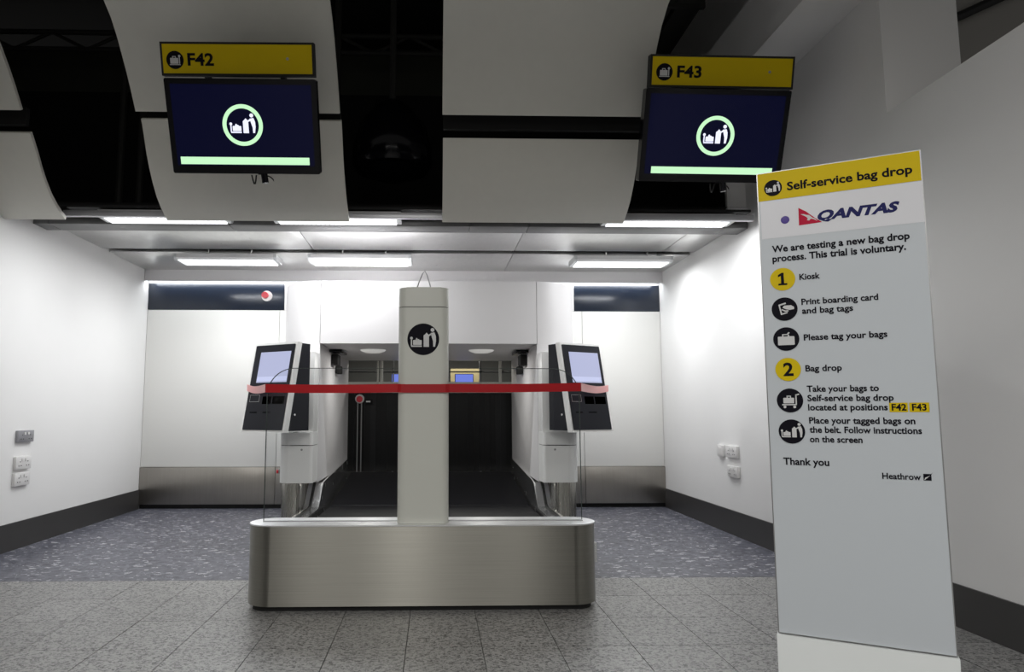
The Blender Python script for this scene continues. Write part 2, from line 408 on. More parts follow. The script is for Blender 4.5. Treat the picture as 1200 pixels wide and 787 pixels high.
# back wall with panels, opening behind the machines
wb = struct('wall_back', (0, YB, 0))
PX0, PX1 = -1.01, .91
RH = 1.705                                   # recess ceiling
box('wall_core', (XL, PX0-.02), (YB+.03, YB+.12), (0, 5.6), M['black'], wb)
box('wall_core', (PX1+.02, XR), (YB+.03, YB+.12), (0, 5.6), M['black'], wb)
box('wall_core', (PX0-.02, PX1+.02), (YB+.03, YB+.12), (RH+.02, 5.6), M['black'], wb)
for a, c in ((XL+.004, -1.838), (-1.834, -1.25), (1.10, 1.762), (1.766, XR-.004)):
    box('wall_panel', (a, c), (YB, YB+.03), (.474, 2.302), M['backp'], wb, .002)
for a, c in ((XL+.004, -1.838), (-1.834, -1.25), (1.10, 1.762), (1.766, XR-.004)):
    box('steel_kick_panel', (a, c), (YB-.02, YB+.03), (.05, .47), M['kick'], wb, .002)
box('navy_panel', (XL+.004, -1.785), (YB, YB+.03), (2.306, 2.62), M['navy'], wb, .002)
box('navy_panel', (1.672, XR-.004), (YB, YB+.03), (2.306, 2.62), M['navy'], wb, .002)
box('wall_head', (XL, XR), (YB, YB+.03), (2.62, 2.9), M['white'], wb)
box('wall_infill', (-1.783, 1.670), (YB, YB+.028), (2.306, 2.618), M['white'], wb)

# fascia and hidden light strip
fa = struct('trim_1', o=box('trim_1', (XL+.002, XR-.002), (YB-.13, YB-.10), (2.63, 2.76), M['white']))
for k, (a, c, lb) in enumerate(((XL+.03, -1.6, 'long white light strip glowing above the left navy panel'), (1.45, XR-.05, 'short white light strip glowing above the right navy panel'))):
    s = box('light_strip', (a, c), (YB-.095, YB-.03), (2.66, 2.69), M['led']); tag(s, lb, 'light', 'light strips above the navy panels')
    area('strip_glow', ((a+c)/2, YB-.06, 2.65), c-a, .04, LED_POWER*(c-a), (.93, .97, 1))

# soffit: satin panels with joints
ce = struct('ceiling', (0, 5, 5.6))
for a, c in ((XL+.003, -1.252), (-1.246, .82), (.826, 2.362), (2.368, XR-.003)):
    box('soffit_panel', (a, c), (6.1, 7.12), (2.76, 2.79), M['soffit'], ce, .001)
    box('soffit_panel', (a, c), (7.27, 8.29), (2.76, 2.79), M['soffit'], ce, .001)
box('soffit_groove', (XL+.003, XR-.003), (7.10, 7.30), (2.80, 2.84), M['black'], ce)
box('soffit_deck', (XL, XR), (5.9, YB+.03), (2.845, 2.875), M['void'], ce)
for a, c in ((XL+.003, -3.26), (-3.255, -1.75), (-1.745, .298), (.302, .802), (.806, 2.50), (2.504, XR-.003)):
    box('soffit_lip', (a, c), (5.88, 6.095), (2.68, 2.745), M['lip'], ce, .004)
box('silver_rail', (-2.98, 2.62), (5.57, 5.61), (2.662, 2.712), M['rail'], ce, .004)
box('lighting_tray', (-2.98, 2.62), (5.62, 5.88), (2.75, 2.77), M['black'], ce)
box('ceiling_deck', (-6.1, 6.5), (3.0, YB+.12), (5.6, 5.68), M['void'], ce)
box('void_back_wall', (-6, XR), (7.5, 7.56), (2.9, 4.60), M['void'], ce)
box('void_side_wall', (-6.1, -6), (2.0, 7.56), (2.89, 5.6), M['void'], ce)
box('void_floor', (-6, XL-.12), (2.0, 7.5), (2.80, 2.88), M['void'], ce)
box('void_back_wall', (-6, XR), (7.5, 7.56), (4.60, 5.10), M['olive'], ce, label='dim olive band of wall above the void')
# bulkhead beam along the right wall
box('beam', (2.33, XR), (3.4, 7.4), (3.70, 4.15), M['wall'], ce)
box('void_dark_sheet', (2.675, 2.70), (5.95, 8.3), (2.88, 3.695), M['void'], ce)  # black sheet added to darken the lit wall face inside the void
box('end_bulkhead', (2.545, XR), (5.9, 5.94), (2.86, 3.70), M['wall'], ce)
box('bulkhead_trim', (2.53, XR), (5.86, 5.9), (2.80, 2.86), M['white'], ce)

# curved panels (cross sections measured along y,z)
lowp = [(4.90, 3.30), (4.95, 3.17), (5.05, 2.985), (5.11, 2.90), (5.18, 2.815), (5.27, 2.73), (5.36, 2.672), (5.43, 2.638), (5.50, 2.612)]
def lower(top_y, top_z):
    P = [p for p in lowp if p[1] < top_z - .01]; return [(top_y, top_z)] + P
upp = [(2.6, 3.86), (3.2, 3.86), (3.7, 3.855), (4.1, 3.82), (4.33, 3.765), (4.46, 3.70), (4.56, 3.62), (4.64, 3.54), (4.71, 3.47), (4.80, 3.37), (4.90, 3.245)]
def curved(x0, x1, prof, label, t=.03):
    F = Frame((0, 0, 0), (0, 1, 0), (0, 0, 1)); N = len(prof); back = []
    for i, (y, z) in enumerate(prof):
        a = prof[max(0, i-1)]; b_ = prof[min(N-1, i+1)]; d = Vector((b_[0]-a[0], b_[1]-a[1])).normalized()
        back.append((y - d.y*t if d.y < 0 else y, z + (d.x*t)))
    bm = bmesh.new()
    add_prism(bm, F, prof + back[::-1], x0, x1)
    o = build('curved_panel', bm, M['curve'], ce, True, label)
    return o
curved(-2.15, -.69, upp, 'upper curved panel left of centre, behind the left yellow sign')
curved(.052, 1.53, upp, 'upper curved panel right of centre')
curved(-4.3, -2.96, upp, 'upper curved panel at the far left')
curved(-2.12, -.682, lower(4.925, 3.20), 'lower curved panel behind the left display')
curved(.058, 1.515, lower(5.0, 3.112), 'lower curved panel right of centre')
curved(-4.3, -2.917, lower(4.955, 3.10), 'lower curved panel at the far left')
for a, c in ((-4.3, -2.99), (-2.12, -.70), (.06, 2.2)):
    box('panel_rail', (a, c), (5.02, 5.06), (3.19, 3.32), M['void'], ce)

# void contents: trusses, duct, large dark downlight
tr_ = thing('roof_truss', 'dark steel truss spanning the open void above the curved panels', 'truss', (0, 7.2, 4.9))
for z in (4.93, 5.12): tube('truss_chord', [(-5.9, 7.2, z), (2.3, 7.2, z)], .03, M['duct'], tr_)
for i in range(20):
    x = -5.6 + i*.38; z0, z1 = (4.93, 5.12) if i % 2 else (5.12, 4.93)
    tube('truss_web', [(x, 7.2, z0), (x+.38, 7.2, z1)], .018, M['duct'], tr_, 6)
for i, (x, lb) in enumerate(((-3.15, 'dark vertical pipe in the left void, leftmost'), (-2.95, 'dark vertical pipe in the left void, right of the leftmost'), (-1.0, 'dark vertical pipe in the middle void beside the round lamp'))):
    p = tube('pipe', [(x, 6.9, 5.58), (x, 6.9, 2.9)], .035, M['duct']); tag(p, lb, 'pipe', 'pipes in the ceiling void')
dl = thing('round_downlight', 'large round dark lamp hanging in the middle void between the curved panels', 'lamp', (-.39, 6.2, 3.28))
def lathe(name, prof, c, mat, parent, n=32, label=None):
    bm = bmesh.new(); R = []
    for r, z in prof: R.append([bm.verts.new((c[0]+r*math.cos(2*PI*k/n), c[1]+r*math.sin(2*PI*k/n), c[2]+z)) for k in range(n)])
    for A, B in zip(R, R[1:]):
        for k in range(n): bm.faces.new((A[k], A[(k+1) % n], B[(k+1) % n], B[k]))
    if prof[0][0] > 1e-4: bm.faces.new(R[0][::-1])
    if prof[-1][0] > 1e-4: bm.faces.new(R[-1])
    bmesh.ops.remove_doubles(bm, verts=bm.verts, dist=1e-6)
    return build(name, bm, mat, parent, True, label)
lathe('shade', [(.33, 0), (.36, .05), (.36, .2), (.30, .42), (.16, .60), (.06, .66), (.0001, .67)], (-.39, 6.2, 3.28), M['gloss'], dl)
lathe('lens', [(.0001, -.09), (.12, -.08), (.20, -.05), (.25, -.01), (.27, .005)], (-.39, 6.2, 3.28), M['gloss'], dl)
tube('hanger', [(-.39, 6.2, 3.93), (-.39, 6.2, 5.6)], .03, M['duct'], dl)
du = thing('ventilation_duct', 'dark rectangular duct crossing the right void above the right sign', 'duct', (1.9, 6.4, 4.5))
for x in (1.66, 1.9, 2.14): box('duct_section', (x-.105, x+.105), (4.7, 7.4), (4.5, 4.7), M['duct'], du, .008)
box('duct_flange', (1.54, 2.26), (5.5, 5.54), (4.47, 4.73), M['duct'], du)

# ------------------------------------------------------------------ linear luminaires
def luminaire(x0, x1, y0, y1, z, label, pins):
    t = thing('linear_light', label, 'light', ((x0+x1)/2, (y0+y1)/2, z), 'linear lights under the soffit')
    F = xplane(0); h_ = .055
    prof = [(y0, z+.018), (y0+.025, z), (y1-.025, z), (y1, z+.018), (y1, z+h_), (y0, z+h_)]
    prism('housing', F, prof, x0+.03, x1-.03, M['lamphouse'], t, label='grey housing')
    prism('end_cap', F, [(y0, z+.02), (y0+.03, z-.004), (y1-.03, z-.004), (y1, z+.02), (y1, z+h_), (y0, z+h_)], x0, x0+.03, M['lampcap'], t)
    prism('end_cap', F, [(y0, z+.02), (y0+.03, z-.004), (y1-.03, z-.004), (y1, z+.02), (y1, z+h_), (y0, z+h_)], x1-.03, x1, M['lampcap'], t)
    # prismatic diffuser: ribbed lens
    bm = bmesh.new(); n = 26; L = (x1-x0-.08)/n
    for i in range(n):
        a = x0 + .04 + i*L; add_box(bm, (a+.001, a+L-.003), (y0+.03, y1-.03), (z-.012, z-.0005))
    add_box(bm, (x0+.04, x1-.04), (y0+.034, y1-.034), (z-.009, z-.0005))
    build('diffuser', bm, M['lamp'], t, label='glowing diffuser')
    if pins:
        for px in (x0+.33*(x1-x0), x0+.75*(x1-x0)):
            tube('fixing_pin', [(px, y0+.05, z+h_), (px, y0+.05, 2.758)], .008, M['chrome'], t)
    area('luminaire_light', ((x0+x1)/2, (y0+y1)/2, z-.014), x1-x0-.14, .07, FIX_POWER, (.97, .985, 1))
luminaire(-2.74, -1.70, 5.64, 5.85, 2.682, 'linear light at the front edge of the soffit, leftmost of the front row', False)
luminaire(-1.34, -.28, 5.64, 5.85, 2.682, 'linear light at the front edge of the soffit, middle of the front row', False)
luminaire(1.41, 2.50, 5.64, 5.85, 2.682, 'linear light at the front edge of the soffit, right of the front row', False)
luminaire(-2.66, -1.62, 7.09, 7.40, 2.652, 'linear light hanging under the soffit joint, leftmost of the rear row', True)
luminaire(-1.30, -.24, 7.09, 7.40, 2.652, 'linear light hanging under the soffit joint, middle of the rear row', True)
luminaire(1.44, 2.47, 7.09, 7.40, 2.652, 'linear light hanging under the soffit joint, right of the rear row', True)

# ------------------------------------------------------------------ hanging signs and displays
def display(v, lb, label, ringc, bar, cable):
    X, Y, Z, yaw, tilt, W, H = v; F = frame_from(X, Y, Z, yaw, tilt)
    t = thing('hanging_display', label, 'screen', (X, Y, Z-H/2), 'hanging displays')
    bm = bmesh.new(); add_prism(bm, F, rrect(-W/2, W/2, -H/2, H/2, .012, 4), -.07, 0)
    build('casing', bm, M['gloss'], t, True)
    b_ = .034
    prism('screen_panel', F, rect(-W/2+b_, W/2-b_, -H/2+.05, H/2-b_), 0, .0015, M['scr_navy'], t, label='dark navy screen image')
    bm = bmesh.new(); add_ring(bm, F, ringc[0], ringc[1], .126, .101, .0018, .003); build('green_ring', bm, M['scr_green'], t)
    roundel(F, ringc[0], ringc[1], .100, 'bagdrop', t, .0018, None, 'scr_white')
    prism('green_bar', F, rect(*bar), .0018, .003, M['scr_green'], t)
    # ceiling bracket behind
    top = F.p(0, H/2-.1, -.09)
    box('wall_arm', (X-.25, X+.25), (Y+.10, 5.018), (3.19, 3.215), M['black'], t)
    box('drop_plate', (X-.25, X+.25), (Y+.10, Y+.124), (2.80, 3.215), M['black'], t)
    bm = bmesh.new(); add_prism(bm, F, rect(-.2, .2, -.12, .10), -.12, -.071); build('back_mount', bm, M['black'], t)
    if cable:
        pts = [F.p(.06 + .11*math.sin(a)*.9, -H/2 - .005 - .05*(1-abs(math.cos(a)))*1.0, -.04) for a in [i*PI/10 for i in range(11)]]
        tube('cable', pts, .004, M['black'], t, 6)
        pts = [F.p(.02 + .03*i/5, -H/2 - .01 - .06*math.sin(i*PI/5), -.03) for i in range(6)]
        tube('cable', pts, .005, M['black'], t, 6)
        tube('camera_stub', [F.p(.10, -H/2+.01, -.03), F.p(.11, -H/2-.06, -.01)], .022, M['gloss'], t, 10)
    return F
display((-1.208, 4.3, 2.887, 0, .43, .937, .575), 0, 'hanging black display under the left yellow sign, wires dangling below', (-.004, .012), (-.413, .403, -.230, -.184), True)
display((1.831, 4.4, 2.898, .02, .382, .956, .587), 0, 'hanging black display under the right yellow sign, beside the right wall', (.006, .004), (-.401, .415, -.240, -.196), True)
def hang_sign(v, word, label, icx, tx):
    X, Y, Z, yaw, tilt, W, H = v; F = frame_from(X, Y, Z, yaw, tilt)
    t = thing('hanging_sign', label, 'sign', (X, Y, Z-H/2), 'hanging yellow signs')
    prism('frame', F, rect(-W/2, W/2, -H/2, H/2), -.06, 0, M['black'], t)
    prism('yellow_face', F, rect(-W/2+.014, W/2-.014, -H/2+.014, H/2-.014), 0, .002, M['yellow'], t)
    roundel(F, icx, -.008, .055, 'belt', t, .0024)
    text(word, F, tx[0], tx[1], -.039, .072, M['ink'], t, .0024, .03)
    prism('sensor_dot', F, circ(.318, .003, .009, 12), .0022, .004, M['alu'], t)
    top = F.p(0, 0, -.07)
    for s in (-.25, .25):
        box('hanger_arm', (X+s-.015, X+s+.015), (top.y-.02, 5.018), (top.z-.06, top.z-.03), M['black'], t)
hang_sign((-1.261, 4.3, 3.337, -.012, .324, .975, .204), 'F42', 'yellow hanging sign reading F42 with a luggage roundel', -.396, (-.317, -.150))
hang_sign((1.903, 4.4, 3.344, .011, .263, .968, .208), 'F43', 'yellow hanging sign reading F43 with a luggage roundel', -.389, (-.304, -.140))

# ------------------------------------------------------------------ bag drop portal (white surround)
po = thing('bag_drop_surround', 'white bulkhead surround with rounded corners framing the two dark bag drop bays', 'surround', (-.05, 7.2, 0))
OX0, OX1, PY0, PY1, PZ = -1.405, 1.315, 6.2, 8.285, 2.265
def corner(cx, cy, rx, ry, a0, a1, n=10):
    return [(cx + rx*math.cos(math.radians(a0+(a1-a0)*i/n)), cy + ry*math.sin(math.radians(a0+(a1-a0)*i/n))) for i in range(n+1)]
RX, RY = .38, .5
lc = corner(OX0+RX, PY0+RY, RX, RY, 180, 270); rc = corner(OX1-RX, PY0+RY, RX, RY, 270, 360)
# header in three panels with joints
prism('header_panel', GROUND, lc + [(PX0-.003, PY0), (PX0-.003, PY1), (OX0, PY1)], RH, PZ, M['white'], po, True)
box('header_panel', (PX0+.001, PX1-.001), (PY0, PY1), (RH, PZ), M['white'], po)
prism('header_panel', GROUND, [(PX1+.003, PY0)] + rc + [(OX1, PY1), (PX1+.003, PY1)], RH, PZ, M['white'], po, True)
prism('tower', GROUND, lc + [(PX0, PY0), (PX0, PY1), (OX0, PY1)], .5, RH-.001, M['white'], po, True, label='left white tower')
prism('tower', GROUND, [(PX1, PY0)] + rc + [(OX1, PY1), (PX1, PY1)], .5, RH-.001, M['white'], po, True, label='right white tower')
def sh(P, d): # inset plan
    return P
prism('tower_base', GROUND, [(OX0+.03, PY0+.46), (OX0+.12, PY0+.27), (PX0-.02, PY0+.27), (PX0-.02, PY1), (OX0+.03, PY1)], 0, .5, M['steelv'], po, True, label='brushed steel base')
prism('tower_base', GROUND, [(PX1+.02, PY0+.27), (OX1-.12, PY0+.27), (OX1-.03, PY0+.46), (OX1-.03, PY1), (PX1+.02, PY1)], 0, .5, M['steelv'], po, True, label='brushed steel base')
# round lamps in the recess ceiling
for cx, lb in ((-.60, 'round ceiling lamp in the left bag drop bay'), (.46, 'round ceiling lamp in the right bag drop bay')):
    t = lathe('recess_lamp', [(.0001, -.03), (.07, -.026), (.11, -.012), (.125, 0), (.0001, .0)], (cx, 6.87, RH-.0005), pm('lamp_glass', (.62, .62, .60), .3, emis=(1, .98, .94), estr=.3), None)
    tag(t, lb, 'light', 'round lamps in the bay ceiling')
    area('recess_fill', (cx, 6.87, RH-.034),   .12, .12, 5, (1, .98, .94))  # fill added under the dim lamp to brighten the rear sill
# scanners on the reveals
def scanner(side, x, label):
    s = 1 if side == 'l' else -1
    t = thing('barcode_scanner', label, 'scanner', (x, 7.0, 1.45), 'scanners inside the bag drop bays')
    box('mount_plate', tuple(sorted((x, x+s*.12))), (6.75, 7.15), (1.675, 1.70), M['gloss'], t, .004)
    box('scanner_body', tuple(sorted((x+s*.005, x+s*.07))), (6.86, 7.05), (1.56, 1.665), M['black'], t, .01)
    box('scanner_body', tuple(sorted((x+s*.005, x+s*.06))), (7.16, 7.30), (1.49, 1.57), M['black'], t, .01)
scanner('l', PX0, 'black barcode scanners fixed high on the left bay reveal')
scanner('r', PX1, 'black barcode scanners fixed high on the right bay reveal')

# ------------------------------------------------------------------ conveyors
def conveyor(x0, x1, label, outer):
    t = thing('conveyor', label, 'conveyor', ((x0+x1)/2, 6.3, 0), 'bag drop conveyors')
    F = xplane(0)
    prism('infeed_belt', F, [(4.55, .20), (4.5, .225), (4.55, .25), (6.58, .25), (6.60, .23), (6.58, .2)], x0+.05, x1-.03, M['rubber'], t)
    prism('inclined_belt', F, [(6.63, .20), (6.62, .23), (6.64, .25), (8.2, .42), (8.25, .38), (8.2, .34)], x0+.05, x1-.03, M['rubber'], t)
    # bright rollers in the joint between belts
    bm = bmesh.new()
    for i in range(24):
        a = x0+.07 + i*(x1-x0-.12)/24; add_box(bm, (a, a+.018), (6.603, 6.617), (.236, .247))
    o = build('joint_studs', bm, M['chrome'], t)
    box('frame_under', (x0+.06, x1-.04), (4.6, 8.2), (.0, .195), M['black'], t)
    prof = [(4.5, .17), (4.5, .285), (6.12, .285), (6.17, .295), (6.22, .33), (6.36, .45), (6.41, .475), (6.5, .485), (8.24, .575), (8.24, .17)]
    cutp = [(4.5, .17), (4.5, .285), (6.04, .285), (6.09, .295), (6.14, .33), (6.165, .45), (6.165, .17)]
    out = -1 if outer == 'l' else 1
    e = x0 if outer == 'l' else x1; ein = x1 if outer == 'l' else x0
    def strip(nm, a, b_, p, m_): prism(nm, F, p, min(a, b_), max(a, b_), M[m_], t)
    near = [q for q in prof if q[0] < 6.45] + [(6.44, .478), (6.44, .17)]
    strip('side_guard', e-out*.012, e+out*.002, prof, 'polish')
    strip('side_guard', e+out*.003, e+out*.052, near, 'polish')
    strip('rubber_strip', e+out*.053, e+out*.075, [(y, z + (.012 if z > .2 else 0)) for y, z in near], 'black')
    strip('side_guard', e+out*.076, e+out*.115, near, 'polish')
    strip('centre_guard', ein, ein+out*.02, [(4.5, .17), (4.5, .285), (6.2, .285), (8.24, .42), (8.24, .17)], 'steeltop')
    ox = (e+out*.12, e+out*(.265 if outer == 'l' else .19)); ox = (min(ox), max(ox))
    box('side_plate', ox, (5.2, 5.42), (.0, .30), M['steeltop'], t, .006)
    for q in ((.16, .235) if outer == 'l' else (.14, .175)):
        a = e+out*q; box('rubber_strip', (a-.012, a+.012), (5.2, 5.44), (.301, .312), M['black'], t)
conveyor(-1.0, -.10, 'black belt conveyor in the left bay with curved steel side guard', 'l')
conveyor(-.02, .905, 'black belt conveyor in the right bay with curved steel side guard', 'r')
box('spine', (-.095, -.025), (4.5, 8.25), (0, .30), M['steeltop'], po, label='low steel spine between the two conveyors')

# rubber strip curtain closing the rear of the bays
cu = thing('strip_curtain', 'black rubber strip curtain hanging at the back of the bag drop bays', 'curtain', (-.05, 8.27, .43))
n = 30; wst = (PX1-PX0-.02)/n
cmats = [pm('curtain_rubber', (c, c, c*1.15), r_, spec=.2) for c, r_ in ((.002, .3), (.004, .25), (.007, .35))]
for i in range(n):
    a = PX0+.01+i*wst; y = 8.262 + (.008 if i % 2 else 0)
    box('curtain_strip', (a, a+wst*1.02), (y, y+.005), (.425, 1.325), cmats[random.choice((0, 0, 1, 1, 2))], cu)
si = box('rear_sill', (PX0, PX1), (8.29, 8.36), (1.33, 1.455), M['sill']); tag(si, 'pale sill strip across the back of the bag drop bays', 'sill')

# things seen in the rear hall through the gap above the sill
rh = struct('wall_rear', (0, 10.5, 0))
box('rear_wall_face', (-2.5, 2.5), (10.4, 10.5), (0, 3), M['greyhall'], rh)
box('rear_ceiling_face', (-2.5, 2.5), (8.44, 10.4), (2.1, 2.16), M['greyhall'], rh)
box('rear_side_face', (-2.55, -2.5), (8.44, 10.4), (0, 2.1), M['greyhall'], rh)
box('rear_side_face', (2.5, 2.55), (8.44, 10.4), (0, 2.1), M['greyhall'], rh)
area('rear_hall_lamp', (0, 9.3, 2.05), 2.5, .3, 34, (1, .97, .9))
for x, y, r_, lb in ((-.665, 8.27, .012, 'thin bright steel post seen through the left bay gap'), (-.620, 8.27, .018, 'thicker bright steel post seen through the left bay gap'),
                     (.775, 8.27, .018, 'bright steel post seen through the right bay gap'), (.58, 8.9, .015, 'dim steel post seen through the right bay gap'),
                     (-.52, 8.9, .010, 'dim post nearest the column, seen through the left bay gap'), (.16, 8.9, .03, 'dark wide post seen right of the column through the bay gap')):
    p = tube('steel_post', [(x, y, 1.335 if y < 8.5 else 0), (x, y, 1.70 if y < 8.5 else 1.78)], r_, M['black'] if r_ == .03 else M['sill'] if y < 8.7 else M['alu'], None, 12)
    tag(p, lb, 'post', 'posts seen through the rear gap')
b_ = tube('hand_rail', [(-1.3, 8.75, 1.60), (1.2, 8.75, 1.60)], .008, M['black']); tag(b_, 'thin dark rail running behind the sill at the rear gap', 'rail')
def back_screen(x0, x1, label):
    t = thing('small_monitor', label, 'monitor', ((x0+x1)/2, 9.0, 1.44), 'monitors behind the sill')
    box('screen_panel', (x0+.008, x1-.008), (8.985, 8.999), (1.478, 1.582), M['scr_blue'], t)
    box('casing', (x0, x1), (9.0, 9.03), (1.47, 1.59), M['black'], t, .004)
    box('stand', ((x0+x1)/2-.02, (x0+x1)/2+.02), (9.0, 9.12), (1.305, 1.47), M['black'], t)
back_screen(-.55, -.36, 'small blue monitor behind the sill, left of the column')
back_screen(.26, .50, 'small blue monitor behind the sill, right of the column')
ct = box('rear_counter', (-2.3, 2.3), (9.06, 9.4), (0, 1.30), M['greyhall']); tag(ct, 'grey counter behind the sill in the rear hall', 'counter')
cb = box('notice_board', (.22, .62), (9.6, 9.64), (1.45, 1.70), M['cream']); tag(cb, 'yellowish board in the rear hall behind the right bay', 'board')
bm = bmesh.new(); add_tube(bm, [(.86, 8.7, 1.62), (.84, 8.7, 1.60), (.82, 8.7, 1.56), (.81, 8.7, 1.50), (.81, 8.7, 1.42)], .006, 6)
cb2 = build('rear_cable', bm, M['black'], None, True); tag(cb2, 'thin black cable curving down behind the right bay gap', 'cable')

# emergency stop on its stalk in the left bay
es = thing('emergency_stop_stalk', 'red emergency stop button on a thin stalk at the back of the left bay', 'button', (-.86, 8.2, .42))
for dx in (-.022, .022): tube('stalk', [(-.865+dx, 8.2, .42), (-.865+dx, 8.2, 1.22)], .007, M['alu'], es)
FB = Frame((-.865, 8.19, 1.255), (1, 0, 0), (0, 0, 1))
prism('collar', FB, circ(0, 0, .052, 20), -.03, 0, M['socketw'], es)
prism('push_button', FB, circ(0, -.004, .036, 20), 0, .025, M['red'], es)
box('junction_box', (-.80, -.72), (8.19, 8.22), (1.20, 1.25), M['gloss'], es); box('status_label', (-.79, -.74), (8.185, 8.19), (1.215, 1.232), M['inkw'], es)

# emergency button on the left navy panel
eb = thing('emergency_button', 'round white and red emergency button on the navy panel', 'button', (-2.0, 8.3, 2.43))
FB = Frame((-2.0, YB, 2.47), (1, 0, 0), (0, 0, 1))
prism('white_base', FB, circ(.012, 0, .062, 28), .001, .03, M['socketw'], eb, True)
prism('push_button', FB, circ(-.004, .006, .038, 24), .03, .065, M['red'], eb, True)

# small red button on the side of the left kiosk foot
rb = thing('side_button', 'small red button at the side of the left kiosk foot', 'button', (-1.36, 6.3, .57))
box('button_body', (-1.372, -1.30), (6.32, 6.36), (.56, .60), M['alu'], rb); box('push_button', (-1.392, -1.373), (6.325, 6.355), (.565, .595), M['red'], rb, .004)

# ------------------------------------------------------------------ kiosks
def kiosk(X, Y, Z, yaw, W, side, label):
    """side = +1: body side seen is on the right (left kiosk); -1 mirrored"""
    tilt = -.19; Hh = .742
    t = thing('check_in_kiosk', label, 'kiosk', (X + (.17 if side > 0 else -.17), 6.0, 0), 'check-in kiosks')
    F = frame_from(X, Y, Z, yaw, tilt)
    hz = Hh*math.cos(tilt); lean = Hh*math.sin(-tilt); zb = Z - hz/2
    base = F.p(0, -Hh/2, 0)                           # bottom front centre
    u = F.u; inn = Vector((-math.sin(yaw), math.cos(yaw), 0))
    # local side frame: coordinates (depth, z), extruded along u
    FS = Frame((base.x, base.y, 0), inn, (0, 0, 1)); sgn = 1 if FS.n.dot(u) > 0 else -1
    tr_w = .052
    def side_prism(nm, pts, a, c, m_, lb=None):
        a, c = sorted((a*sgn, c*sgn)); return prism(nm, FS, pts, a, c, m_, t, label=lb)
    # white trim slab
    side_prism('trim_frame', [(0, zb), (tr_w, zb), (tr_w+lean, zb+hz), (lean, zb+hz)], -W/2, W/2, M['kwhite'], 'white trim')
    # dark body behind
    side_prism('body', [(tr_w+.001, zb+.012), (.30, zb+.012), (.30, zb+hz-.008), (tr_w+lean+.001, zb+hz-.008)], -W/2+.012, W/2-.012, M['kface'], 'dark body')
    # face
    fw = .018
    f = prism('face_panel', F, rrect(-W/2+fw, W/2-fw, -Hh/2+.018, Hh/2-.018, .008, 3), .0, .004, M['kface'], t, label='black front panel')
    k = W/.47
    sc_x = (-.150*k, .184*k)
    s_ = prism('touchscreen', F, rect(sc_x[0], sc_x[1], .036, .293), .004, .0055, M['scr_lav'], t, label='lit lavender touchscreen')
    prism('screen_footer', F, rect(sc_x[0]+.006, sc_x[1]-.003, .048, .085), .0056, .0062, M['scr_lav2'], s_)
    bm = bmesh.new()
    prism('printer_slot', F, rect(-.045*k, .192*k, -.142, -.080), .004, .006, M['slot'], t)
    prism('printer_divider', F, rect(.055*k, .065*k, -.140, -.082), .006, .010, M['kface'], t)
    bm = bmesh.new()
    for a in (rect(-.190*k, -.083*k, -.124, -.121), rect(-.190*k, -.083*k, -.069, -.066), rect(-.190*k, -.187*k, -.124, -.066), rect(-.086*k, -.083*k, -.124, -.066)): add_prism(bm, F, a, .004, .005)
    build('reader_outline', bm, M['alu'], t)
    for a, c in ((-.165, -.088), (-.02, .07)): prism('card_slot', F, rect(a*k, c*k, -.214, -.207), .004, .006, M['slot'], t)
    # lock on the visible side
    pc = base + u*(side*(W/2-.010)) + inn*.13; pc.z = zb + .14
    FL = Frame(pc, inn*(1 if side > 0 else -1), (0, 0, 1))
    prism('lock', FL, circ(0, 0, .009, 12), -.002, .004, M['chrome'], t)
    # neck, pedestal, foot
    if side > 0: px0, px1 = -1.295, -1.012
    else: px0, px1 = .912, 1.215
    nk = (px0+.06, px1-.004) if side > 0 else (px0+.004, px1-.06)
    box('neck', nk, (5.99, 6.24), (.93, 1.62), M['kwhite'], t, .01)
    def ped(nm, a, c, z0, z1, m_, ins=0, lb=None):
        if side > 0: P = corner(a+.09, 5.95+.09+ins, .09, .09, 180, 270) + corner(c-.03, 5.95+.03+ins, .03, .03, 270, 360) + [(c, 6.23), (a, 6.23)]
        else: P = corner(a+.03, 5.95+.03+ins, .03, .03, 180, 270) + corner(c-.09, 5.95+.09+ins, .09, .09, 270, 360) + [(c, 6.23), (a, 6.23)]
        return prism(nm, GROUND, P, z0, z1, m_, t, True, lb)
    pd = ped('pedestal', px0, px1, .516, .823, M['kwhite'])
    ped('pedestal_joint', px0+.006, px1-.006, .822, .829, M['black'])
    ped('pedestal', px0, px1, .828, .932, M['kwhite'])
    cx = (px0+px1)/2 + side*.05
    prism('lock', Frame((cx, 5.95, .79), (1, 0, 0), (0, 0, 1)), circ(0, 0, .009, 12), 0, .004, M['alu'], t)
    if side > 0: ped('foot', px0+.01, px1-.11, 0, .518, M['steelv'], .02, 'brushed steel foot')
    else: ped('foot', px0+.11, px1-.01, 0, .518, M['steelv'], .02, 'brushed steel foot')
kiosk(-1.34, 5.75, 1.305, -.555, .47, 1, 'black-faced kiosk with lit screen on the left tower, turned to the left')
kiosk(1.247, 5.75, 1.306, .508, .440, -1, 'black-faced kiosk with lit screen on the right tower, turned to the right')

# ------------------------------------------------------------------ steel base, column, glass, strap
BX0, BX1, BY0, BY1 = -1.06, .935, 4.05, 4.35
ba = thing('steel_plinth', 'long brushed stainless steel plinth with rounded ends on the grey tiles', 'plinth', (-.065, 4.19, 0))
prism('recessed_foot', GROUND, rrect(BX0+.03, BX1-.03, BY0+.03, BY1-.03, .10, 10), 0, .03, M['black'], ba, True)
prism('body', GROUND, rrect(BX0, BX1, BY0, BY1, .147, 14), .03, .462, M['steel'], ba, True)
prism('top_plate', GROUND, rrect(BX0-.002, BX1+.002, BY0-.002, BY1+.002, .149, 14), .4625, .470, M['steeltop'], ba, True)
prism('glazing_channel', GROUND, rect(-.99, .87, 4.185, 4.215), .470, .4735, M['alu'], ba)

